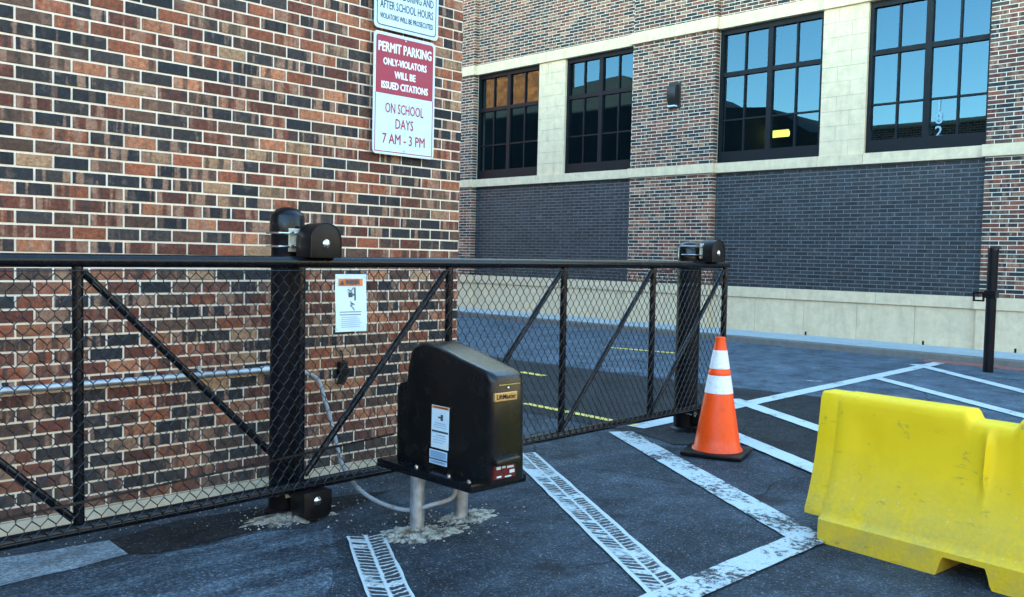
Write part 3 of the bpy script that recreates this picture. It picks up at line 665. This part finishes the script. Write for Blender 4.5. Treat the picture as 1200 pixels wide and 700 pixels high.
# drive chain from the operator along the gate
def world_from_gate(u, off, z): return Vector((G0.x + u * math.cos(GA) - off * math.sin(GA), G0.y + u * math.sin(GA) + off * math.cos(GA), z))
chn = thing('drive_chain', (G0.x, G0.y, 0), 'thin black drive chain stretched low along the gate to the operator', 'chain', GA)
a, b = ong(40, 598, -.06), ong(445, 512, -.06); mb = MB(); n = 150
u0_, u1_ = a[0] - 3.5, b[0] + .12; sl_ = (b[1] - a[1]) / (b[0] - a[0])
links = MB()
N = int((u1_ - u0_) / .026)
for i in range(N):
    u = u0_ + .026 * i; z = b[1] + (u - b[0]) * sl_ - .03 * math.sin(math.pi * (u - u0_) / (u1_ - u0_)) * .4
    if i % 2: links.box(u, u + .024, -.066, -.054, z - .0065, z + .0065)
    else: links.box(u - .002, u + .027, -.0625, -.0575, z - .0055, z + .0055)
tag(links.build('chain_links', M_wire, chn), kind='stuff')

# warning notice wired to the mesh
wa, wb, wc = ong(393, 322, -.055), ong(428, 322, -.055), ong(393, 389, -.055)
wcx, wcz = (wa[0] + wb[0]) / 2, (wa[1] + wc[1]) / 2; WW, WH = .215, .355
wp = world_from_gate(wcx, -.055, wcz)
ws = thing('warning_notice', wp, 'white paper warning notice with orange heading hung on the gate mesh', 'sign', GA)
def bend(x, z): return -.022 * max(0, x / (WW / 2)) ** 2 + .006 * math.sin(z * 14)
mb = MB(); nx, nz_ = 8, 12
for i in range(nx):
    for k in range(nz_):
        q = [(-WW / 2 + WW * (i + a_) / nx, -WH / 2 + WH * (k + b_) / nz_) for a_, b_ in ((0, 0), (1, 0), (1, 1), (0, 1))]
        mb.quad([(x, bend(x, z), z) for x, z in q]); mb.quad([(x, bend(x, z) + .002, z) for x, z in reversed(q)])
mb.build('sheet', M_signwhite, ws, smooth=60)
def printed(name, mat, rects):
    mb = MB()
    for x0, x1, z0, z1 in rects:
        for k in range(4):
            xa, xb = x0 + (x1 - x0) * k / 4, x0 + (x1 - x0) * (k + 1) / 4; mb.quad([(xa, bend(xa, z0) - .0025, z0), (xb, bend(xb, z0) - .0025, z0), (xb, bend(xb, z1) - .0025, z1), (xa, bend(xa, z1) - .0025, z1)])
    return mb.build(name, mat, ws)
printed('heading', M_orange_ink, [(-.085, .085, .105, .150)])
lettering(ws, 'WARNING', .042, M_ink, (.018, -.006, .127), (R(90), 0, 0), .002, 1, .115)
mb = MB(); mb.quad([(-.078, -.0045, .112), (-.046, -.0045, .112), (-.062, -.0045, .143)]); mb.build('warning_triangle', M_ink, ws)
printed('pictogram', M_ink, [(-.012, .018, .035, .065), (.030, .040, .015, .095), (.018, .030, .045, .055)])
mb = MB()
for (a_, b_) in (((-.0, -.012), (.03, -.045)), ((.03, -.012), (.012, .0)), ((.0, .07), (.02, .095)), ((.0, .01), (.014, -.015)), ((-.02, .085), (.005, .07))): mb.tube([(a_[0], -.005, a_[1] + .0), (b_[0], -.006, b_[1])], .0025, 6)
mb.build('pictogram', M_ink, ws)
printed('text_line', M_greyink, [(-.08 + .0 * k, .08 - random.random() * .015, z - .0035, z + .0035) for k, z in enumerate((-.055, -.072))])
printed('text_line', M_blueink, [(-.07, .078 - random.random() * .03, z - .002, z + .002) for z in (-.088, -.1, -.112, -.124, -.136, -.148)])
for (x, z) in ((-WW / 2 + .01, .16), (WW / 2 - .01, .16), (-WW / 2 + .01, -.16)): MB().tube([(x, bend(x, z) - .004, z), (x, .03, z)], .003, 6).build('wire_tie', M_galv, ws)

# ------------------------------------------------------------------ gate posts with roller housings
def housing(post, name, cx, cy, cz, w, hgt, dep, up):   # arched above the rail, squarer below it
    pts = []
    s = 1 if up else -1; r = w / 2; straight = hgt - r
    pts = [(cx - r, cz), (cx + r, cz)] + [(cx + r * math.cos(R(a)), cz + s * (straight + r * math.sin(R(a)))) for a in range(0, 181, 12)]
    if not up:
        c_ = .045; arc = [(cx + sx * (r - c_) + c_ * math.cos(R(a)), cz - (hgt - c_) - c_ * math.sin(R(a))) for sx, a0 in ((1, 0), (-1, 90)) for a in range(a0, a0 + 91, 15)]; pts = [(cx - r, cz), (cx + r, cz)] + arc
    h = MB().prism(pts, cy, cy + dep, 'xz').build(name, M_blackmatte, post, smooth=30, bevel=.004)
    # raised rim round the face and the hub cap
    rim = MB(); path = [(x, cy - .001, z) for x, z in pts[1:] + pts[:1]] if not up else [(cx - r, cy - .001, cz)] + [(cx + r * math.cos(R(a)), cy - .001, cz + s * (straight + r * math.sin(R(a)))) for a in range(180, -1, -12)] + [(cx + r, cy - .001, cz)]
    rim.tube(path, .0028, 8).build('rim', M_black, h, smooth=60)
    MB().lathe([(.026, cy), (.026, cy - .004), (.020, cy - .009), (.008, cy - .013)], (cx, 0, cz + s * straight * .82), 20, 'y').build('hub_cap', M_chrome, h, smooth=40)
    return h
def gate_post(pxm, label, ztop, rad, back=.235):
    q = onY(pxm, 420, 0.0 + G0.y + .235 + .02); off = G0.y + math.sin(GA) * (q.x - G0.x) + back
    q = onY(pxm, 420, off); p = thing('gate_post', (q.x, off, 0), label, 'post', 0, 'posts carrying the gate rollers')
    MB().tube([(0, 0, -.1), (0, 0, ztop - .06)], rad, 32).build('post_tube', M_post, p, smooth=40)
    MB().lathe([(rad + .002, ztop - .16), (rad + .009, ztop - .158), (rad + .009, ztop - .055), (rad + .004, ztop - .045), (rad - .03, ztop - .012), (rad - .06, ztop)], seg=32).build('cap', M_black, p, smooth=50)
    MB().lathe([(rad + .03, -.02), (rad + .03, .02), (rad + .012, .035), (rad + .001, .04)], seg=28).build('base_collar', M_blackmatte, p, smooth=40)
    zr = ZTOP + (q.x - G0.x) * GS; zb = ZBOT + (q.x - G0.x) * GS; face = -back - .095
    housing(p, 'roller_housing', .068, face, zr + .028, .212, .208, .165, True); housing(p, 'roller_housing', .030, face, zb - .028, .19, .165, .15, False)
    for zz, tall_ in ((zr + .06, .14), (zb - .09, .09)):
        br = MB().box(-.075, .045, -rad - .05, -rad - .04, zz, zz + tall_).build('bracket_plate', M_zinc, p, bevel=.003)
        for dz in (.03, tall_ - .03):
            MB().tube([(-.14, -rad - .06, zz + dz), (-.14, .0, zz + dz)], .006, 10).build('bolt', M_chrome, br)
            MB().tube([(-.15, -rad - .055, zz + dz), (.0, -rad - .055, zz + dz)], .0065, 10).lathe([(.013, -rad - .07), (.013, -rad - .055)], (-.06, 0, zz + dz), 6, 'y').build('bolt', M_chrome, br)
        MB().tube([(.085, -.20, zz + tall_ / 2), (.085, -.09, zz + tall_ / 2)], .022, 12).box(-.02, .1, -.135, -.09, zz + .02, zz + tall_ - .02).build('bracket_arm', M_blackmatte, p)
    return q, p
q1, post1 = gate_post(335, 'black round gate post in front of the brick wall, with paired roller housings', 1.90, .096)
q2, post2 = gate_post(805, 'black round gate post beside the orange traffic cone', 1.81, .112, .175)

# ------------------------------------------------------------------ gate operator
ox0, ox1, oy0, oy1, pz = 3.272, 3.705, 3.61, 4.44, .330
op = thing('gate_operator', ((ox0 + ox1) / 2, 4.12, 0), 'black box-shaped gate operator on two galvanised pipe legs', 'gate operator')
OX, OY = (ox0 + ox1) / 2, 4.12
a0, b0 = ox0 - OX, ox1 - OX
plate = MB().box(a0, b0, oy0 - OY - .03, oy1 - OY, pz, pz + .05).build('base_plate', M_black, op, bevel=.01, smooth=40)
for (lx, ly) in ((3.300, 4.11), (3.655, 4.12)): MB().tube([(lx - OX + .03, ly - OY, -.1), (lx - OX + .03, ly - OY, pz)], .043, 24).build('leg', M_galv, op, smooth=40)
# cover: rounded side profile, chamfered and slightly tapered
prof = [(4.275, .38), (4.275, .83), (4.262, .95), (4.235, 1.05), (4.205, 1.088), (4.16, 1.104), (4.09, 1.108), (4.00, 1.094), (3.90, 1.073), (3.79, 1.045), (3.68, 1.020), (3.60, 1.002), (3.550, .989), (3.522, .972), (3.511, .94), (3.505, .70), (3.496, .38)]
prof = [(y - OY, z) for y, z in prof]
XL, XR = 3.352, 3.612
secs = [(XL, .020, .050), (XL + .003, .009, .034), (XL + .011, .003, .018), (XL + .026, 0, .006), (XL + .045, 0, 0), (XR - .045, 0, 0), (XR - .022, 0, .005), (XR - .007, .005, .016), (XR, .018, .034)]
cv = MB(); cyy, czz = -.23, .70
for (x, ins, fin_) in secs:
    for (y, z) in prof:
        yy = y + (fin_ * min(1, max(0, (-.42 - y) / .12)) if y < cyy else -ins); zz2 = z - (ins if z > .9 else 0); taper = (z - .38) * .006
        xx = x - OX; xx += taper if xx < 0 else -taper
        cv.v.append((xx, yy, zz2))
k = len(prof)
for i in range(len(secs) - 1):
    for j in range(k): j2 = (j + 1) % k; cv.f.append((i * k + j, i * k + j2, (i + 1) * k + j2, (i + 1) * k + j))
cv.f.append(tuple(range(k))); cv.f.append(tuple(reversed(range((len(secs) - 1) * k, len(secs) * k))))
cover = cv.build('cover', M_cover, op, smooth=35)
# rear sprocket housing beside the gate
MB().prism([(4.28 - OY, .38), (4.36 - OY, .38), (4.365 - OY, .80), (4.34 - OY, .845), (4.28 - OY, .86)], XL - OX + .01, XR - OX - .01, 'yz').build('sprocket_housing', M_cover, op, bevel=.008, smooth=40)
fy = 3.498 - OY
# seam under the lid
MB().box(XL - OX + .05, XR - OX - .05, fy + .010, fy + .03, .921, .925).build('seam', M_chrome, cover)
def on_front(x, y): q = onY(x, y, 3.497); return q.x - OX, q.z
nx0, nz1 = on_front(581, 460); nx1, nz0 = on_front(607, 468)
npl = MB().box(nx0, nx1, fy + .004, fy + .02, .835, .882).build('nameplate', M_gold, cover, bevel=.003)
lettering(npl, 'LiftMaster', .036, M_frame, ((nx0 + nx1) / 2, fy + .0032, .858), FR, .001, 1, (nx1 - nx0) * .86)
MB().lathe([(.008, fy + .018), (.008, fy + .008), (.003, fy + .004)], ((nx0 + nx1) / 2 + .02, 0, .905), 12, 'y').build('screw', M_chrome, cover)
hx0, _ = on_front(579, 542); hx1, _ = on_front(604, 537)
MB().prism([(fy + .012, .540), (fy - .038, .520), (fy - .042, .492), (fy - .004, .488), (fy + .012, .488)], hx0 - .014, hx1 + .006, 'yz').build('handle_hood', M_cover, cover, bevel=.005, smooth=40)
MB().box(hx0, hx1, fy - .003, fy + .012, .408, .486).build('display', M_red, cover)
for (x0_, x1_, z0_, z1_) in ((.1, .3, .462, .478), (.36, .52, .466, .476), (.6, .9, .462, .474), (.72, .95, .432, .45), (.12, .34, .416, .426), (.5, .8, .413, .42)): MB().box(hx0 + (hx1 - hx0) * x0_, hx0 + (hx1 - hx0) * x1_, fy - .0046, fy - .0032, z0_, z1_).build('display_marking', M_signwhite, cover)
# stickers on the long side
def sticker(name, y0, y1, z0, z1, parts):
    xf = XL - .0012 - OX; mid = (z0 + z1) / 2; tp = (mid - .38) * .02
    mb = MB(); mb.quad([(xf - .002 + (z0 - .38) * .006, y0 - OY, z0), (xf - .002 + (z0 - .38) * .006, y1 - OY, z0), (xf - .002 + (z1 - .38) * .006, y1 - OY, z1), (xf - .002 + (z1 - .38) * .006, y0 - OY, z1)])
    s = mb.build(name, M_signwhite, cover)
    for (u0, u1, v0, v1, m) in parts:
        pa, pb = y1 + (y0 - y1) * u0 - OY, y1 + (y0 - y1) * u1 - OY; za, zb = z1 + (z0 - z1) * v0, z1 + (z0 - z1) * v1
        mb = MB(); mb.quad([(xf - .003 + (zz - .38) * .006, yy, zz) for yy, zz in ((pa, za), (pb, za), (pb, zb), (pa, zb))]); mb.build('print', m, s)
    return s
sticker('warning_sticker', 3.862, 4.018, .510, .757, [(.03, .97, .01, .07, M_orange_ink), (.12, .9, .025, .055, M_ink), (.52, .66, .2, .34, M_ink), (.38, .52, .25, .29, M_ink), (.2, .8, .40, .42, M_blueink), (.15, .85, .45, .465, M_blueink), (.15, .85, .5, .515, M_blueink), (.04, .96, .585, .63, M_ink), (.3, .8, .68, .70, M_greyink), (.12, .85, .74, .755, M_blueink), (.12, .85, .80, .815, M_blueink), (.12, .7, .86, .875, M_blueink)])
sticker('data_sticker', 3.872, 4.030, .415, .497, [(.04, .96, .06, .58, M_blueink), (.15, .85, .12, .17, M_greyink), (.12, .8, .28, .32, M_greyink), (.12, .85, .42, .46, M_greyink), (.0, 1, .60, .70, M_ink), (.06, .94, .74, .94, M_blueink), (.2, .8, .8, .86, M_greyink)])
for yy in (3.80, 4.09): MB().lathe([(.013, .0), (.012, .012), (.005, .016)], (a0 + .03, yy - OY, pz + .05), 8).build('bolt', M_chrome, plate)
MB().lathe([(.012, .0), (.011, .012), (.005, .016)], (a0 + .03, 3.63 - OY, pz + .05), 8).build('bolt', M_chrome, plate)

# ------------------------------------------------------------------ broken concrete and grit round the footings
def spill(name, c, rx_, ry_, label, mat=M_conc, hgt=.03, seed=1):
    rnd = random.Random(seed); mb = MB(); n, m = 72, 10; n0 = 0
    rad = [1 + rnd.uniform(-.28, .28) for _ in range(n)]
    rad = [(rad[i - 1] + rad[i] * 2 + rad[(i + 1) % n]) / 4 + rnd.uniform(-.2, .2) for i in range(n)]
    mb.v.append((0, 0, hgt))
    for j in range(1, m + 1):
        f = j / m
        for i in range(n):
            t = 2 * math.pi * i / n; z = hgt * (1 - f ** 2) * rnd.uniform(.35, 1.15) if j < m else -.006
            mb.v.append((rx_ * f * rad[i] * math.cos(t), ry_ * f * rad[i] * math.sin(t), z))
    for i in range(n): mb.f.append((0, 1 + i, 1 + (i + 1) % n))
    for j in range(m - 1):
        for i in range(n): a_ = 1 + j * n; mb.f.append((a_ + i, a_ + n + i, a_ + n + (i + 1) % n, a_ + (i + 1) % n))
    return tag(mb.build(name, mat, None, c), kind='structure')
def conc_rough():
    t = NT('broken_concrete'); p = t.pos(); n = t.noise(p, 16, 7, .7); n2 = t.noise(p, 70, 5, .7); n3 = t.noise(p, 5, 4)
    c = t.mix(t.rng(n, .40, .56), (.075, .07, .06), (.50, .49, .42)); c = t.mix(t.rng(n3, .56, .66), c, (.17, .14, .095)); k = t.rng(n2, .3, .7, .7, 1.25)
    t.bump(t.math('ADD', n, n2), .9, .02); return t.fin(t.mix(1, c, t.comb(k, k, k), 'MULTIPLY'), .9, 0, .3)
M_rough = conc_rough()
l1, l2 = Vector((3.33, 4.11, 0)), Vector((3.685, 4.12, 0))
spill('concrete_footing', (l1.x - .08, l1.y - .04, .002), .22, .15, '', M_rough, .026, 3)
spill('concrete_footing', (l2.x + .05, l2.y - .01, .003), .19, .13, '', M_rough, .024, 5)
spill('concrete_footing', (3.42, 3.97, .0015), .20, .08, '', M_rough, .014, 8)
spill('concrete_footing', (q1.x + .0, q1.y - .12, .002), .30, .16, '', M_rough, .03, 11)
spill('concrete_footing', (q2.x, q2.y - .04, .008), .2, .18, '', M_blackmatte, .02, 14)
M_grit = plain('pale_grit', (.30, .30, .28), .9, 0, .4, 40)
rg = random.Random(5); gm = MB()
def chip(x, y, s, z=.003):
    n = len(gm.v); a = rg.uniform(0, 6.3); pts = []
    for k_ in range(5): t = a + k_ * 1.257; r_ = s * rg.uniform(.6, 1.2); pts.append((x + r_ * math.cos(t), y + r_ * math.sin(t), z - .002))
    gm.v += pts + [(x + rg.uniform(-.3, .3) * s, y, z + s * rg.uniform(.5, 1.0))]
    for k_ in range(5): gm.f.append((n + k_, n + (k_ + 1) % 5, n + 5))
for _ in range(500): chip(rg.uniform(-1, 4.7), YA - .05 - abs(rg.gauss(0, .30)), rg.uniform(.002, .008))
for c_, n_, sg in ((l1, 120, .2), (l2, 120, .2), (Vector((q1.x, q1.y - .1, 0)), 160, .2)):
    for _ in range(n_): chip(c_.x + rg.gauss(0, sg), c_.y + rg.gauss(0, sg * .8), rg.choice((.002, .003, .004, .006, .009)), .012)
for _ in range(260): chip(rg.uniform(1, 6.5), rg.uniform(2.5, 4.7), rg.uniform(.001, .003), .012)
tag(gm.build('grit', M_grit), 'pale grit and concrete chips scattered along the wall and footings', 'grit', kind='stuff')

# ------------------------------------------------------------------ traffic cone
cb = onz(840, 532); 
cone = thing('traffic_cone', (cb.x, cb.y, .008), 'orange traffic cone with two white bands on a black base', 'traffic cone', R(20))
def rad_at(z): return .195 + (.038 - .195) * (z - .05) / (.985 - .05)
bs = MB().box(-.255, .255, -.255, .255, 0, .036).build('base', M_blackmatte, cone, bevel=.014, smooth=40)
body = [(.212, .034), (.208, .048), (rad_at(.06), .062)] + [(rad_at(.06 + .09 * i), .06 + .09 * i) for i in range(1, 10)] + [(rad_at(.90) , .905), (.041, .962), (.044, .975), (.041, .985), (.032, .986)]
MB().lathe(body, seg=40).build('cone_body', M_cone, cone, smooth=40)
for (z0, z1) in ((.72, .875), (.515, .665)):
    MB().lathe([(rad_at(z0) + .0005, z0), (rad_at(z0) + .003, z0 + .002), (rad_at(z1) + .003, z1 - .002), (rad_at(z1) + .0005, z1)], seg=40).build('reflective_band', M_refl, cone, smooth=40)
MB().lathe([(rad_at(.675) + .0035, .672), (rad_at(.69) + .006, .678), (rad_at(.70) + .006, .702), (rad_at(.71) + .0035, .708)], seg=40).build('collar', M_cone, cone, smooth=40)

# ------------------------------------------------------------------ plastic barrier
ba = onz(948, 632); BANG = R(-95.1)
bar = thing('plastic_barrier', (ba.x, ba.y, 0), 'yellow plastic jersey barrier with scuffed foot standing on the asphalt', 'barrier', BANG)
# local x: along the barrier, local y: across (front face at y=0 -> towards the camera is -y after rotation)
BLn, BH, BW = 1.76, .862, .56
def sstep(a, b, x): t = min(1, max(0, (x - a) / (b - a))); return t * t * (3 - 2 * t)
def topz(s): return BH - .052 * (sstep(.735, .772, s) - sstep(.985, 1.022, s)) 
def botz(s):
    n1 = sstep(.695, .735, s) - sstep(.945, .985, s); n2 = 0
    return .105 * max(n1, n2)
half = [(.0, .0), (.0, .05), (.001, .134), (.032, .154), (.042, .18), (.052, .21), (.075, .27), (.105, .36), (.130, .46), (.148, .56), (.160, .66), (.168, .74), (.174, .80), (.181, .835), (.196, .853), (.222, .862)]
ss = sorted(set([0, .012, .03] + [round(.06 + i * .0125, 4) for i in range(int((BLn - .12) / .0125) + 1)] + [BLn - .03, BLn - .012, BLn]))
mb = MB(); ring = 2 * len(half)
for s in ss:
    e = min(s, BLn - s); ins = .012 * (1 - sstep(0, .03, e)); row = []
    dz = topz(s) - BH; bz = botz(s)
    rib = math.exp(-((s - .872) / .017) ** 2)
    for (yy, zz) in half:
        f = zz / BH; z = bz + (zz) * (topz(s) - bz) / BH if zz < .13 and bz > 0 else zz + dz * sstep(.55, .85, f)
        if bz > 0 and zz < .13: z = max(bz, zz)
        dy = -.042 * rib * sstep(.44, .56, zz) * (1 - sstep(.78, .84, zz))
        # shallow panel dish between the ends and the middle rib
        dish = .010 * sstep(.05, .2, e) * sstep(.2, .35, zz) * (1 - sstep(.68, .78, zz)) * (1 - .7 * math.exp(-((s - .872) / .08) ** 2))
        row.append((s, yy + dy + ins + dish, z - (ins if zz > .8 else 0)))
    row += [(p[0], BW - p[1], p[2]) for p in reversed(row)]
    mb.v += row
for i in range(len(ss) - 1):
    for j in range(ring): j2 = (j + 1) % ring; mb.f.append((i * ring + j, i * ring + j2, (i + 1) * ring + j2, (i + 1) * ring + j))
mb.f.append(tuple(range(ring))); mb.f.append(tuple(reversed(range((len(ss) - 1) * ring, len(ss) * ring))))
mb.v = [(x + .045, y, z) for x, y, z in mb.v]
body = mb.build('barrier_body', M_yellow, bar, smooth=38)
tp_ = [(.050, .135), (.052, .17), (.078, .23), (.110, .33), (.140, .45), (.160, .56), (.176, .70), (.190, .82), (.205, .852), (.225, .858)]
tg = MB(); tg.prism(tp_ + [(BW - y, z) for y, z in reversed(tp_)], -.072, .09, 'yz').build('end_tongue', M_yellow, bar, bevel=.008, smooth=40)

# ------------------------------------------------------------------ far post with hinge bracket
fp = onz(1158, 429, .1)
pol = thing('steel_post', (fp.x, fp.y, 0), 'slim black steel post with a side bracket standing at the far kerb', 'post')
hh = 1.62 + (EYE - 0) * 0
def ztop_at(p, ypx):
    lo, hi = 0, 6
    for _ in range(50):
        m = (lo + hi) / 2; v = CW.transposed() @ (Vector((p.x, p.y, m)) - EY); yy = 350 + FPX * v.y / v.z
        if yy > ypx: lo = m
        else: hi = m
    return lo
PT = ztop_at(fp, 290)
MB().tube([(0, 0, -.1), (0, 0, PT - .03)], .075, 20).build('post_tube', M_post, pol, smooth=40); MB().lathe([(.08, PT - .05), (.08, PT - .02), (.05, PT)], seg=20).build('cap', M_black, pol, smooth=40)
PZ = ztop_at(fp, 345); 
MB().box(-.085, .085, -.085, .085, PZ - .06, PZ + .06).build('clamp', M_black, pol, bevel=.008); MB().box(-.02, .02, .07, .27, PZ - .0, PZ + .03).build('bracket', M_black, pol)
mb = MB(); mb.box(-.02, .02, .10, .125, PZ - .12, PZ); mb.box(-.02, .02, .24, .265, PZ - .12, PZ); mb.box(-.02, .02, .125, .24, PZ - .12, PZ - .095); mb.build('latch_loop', M_black, pol)
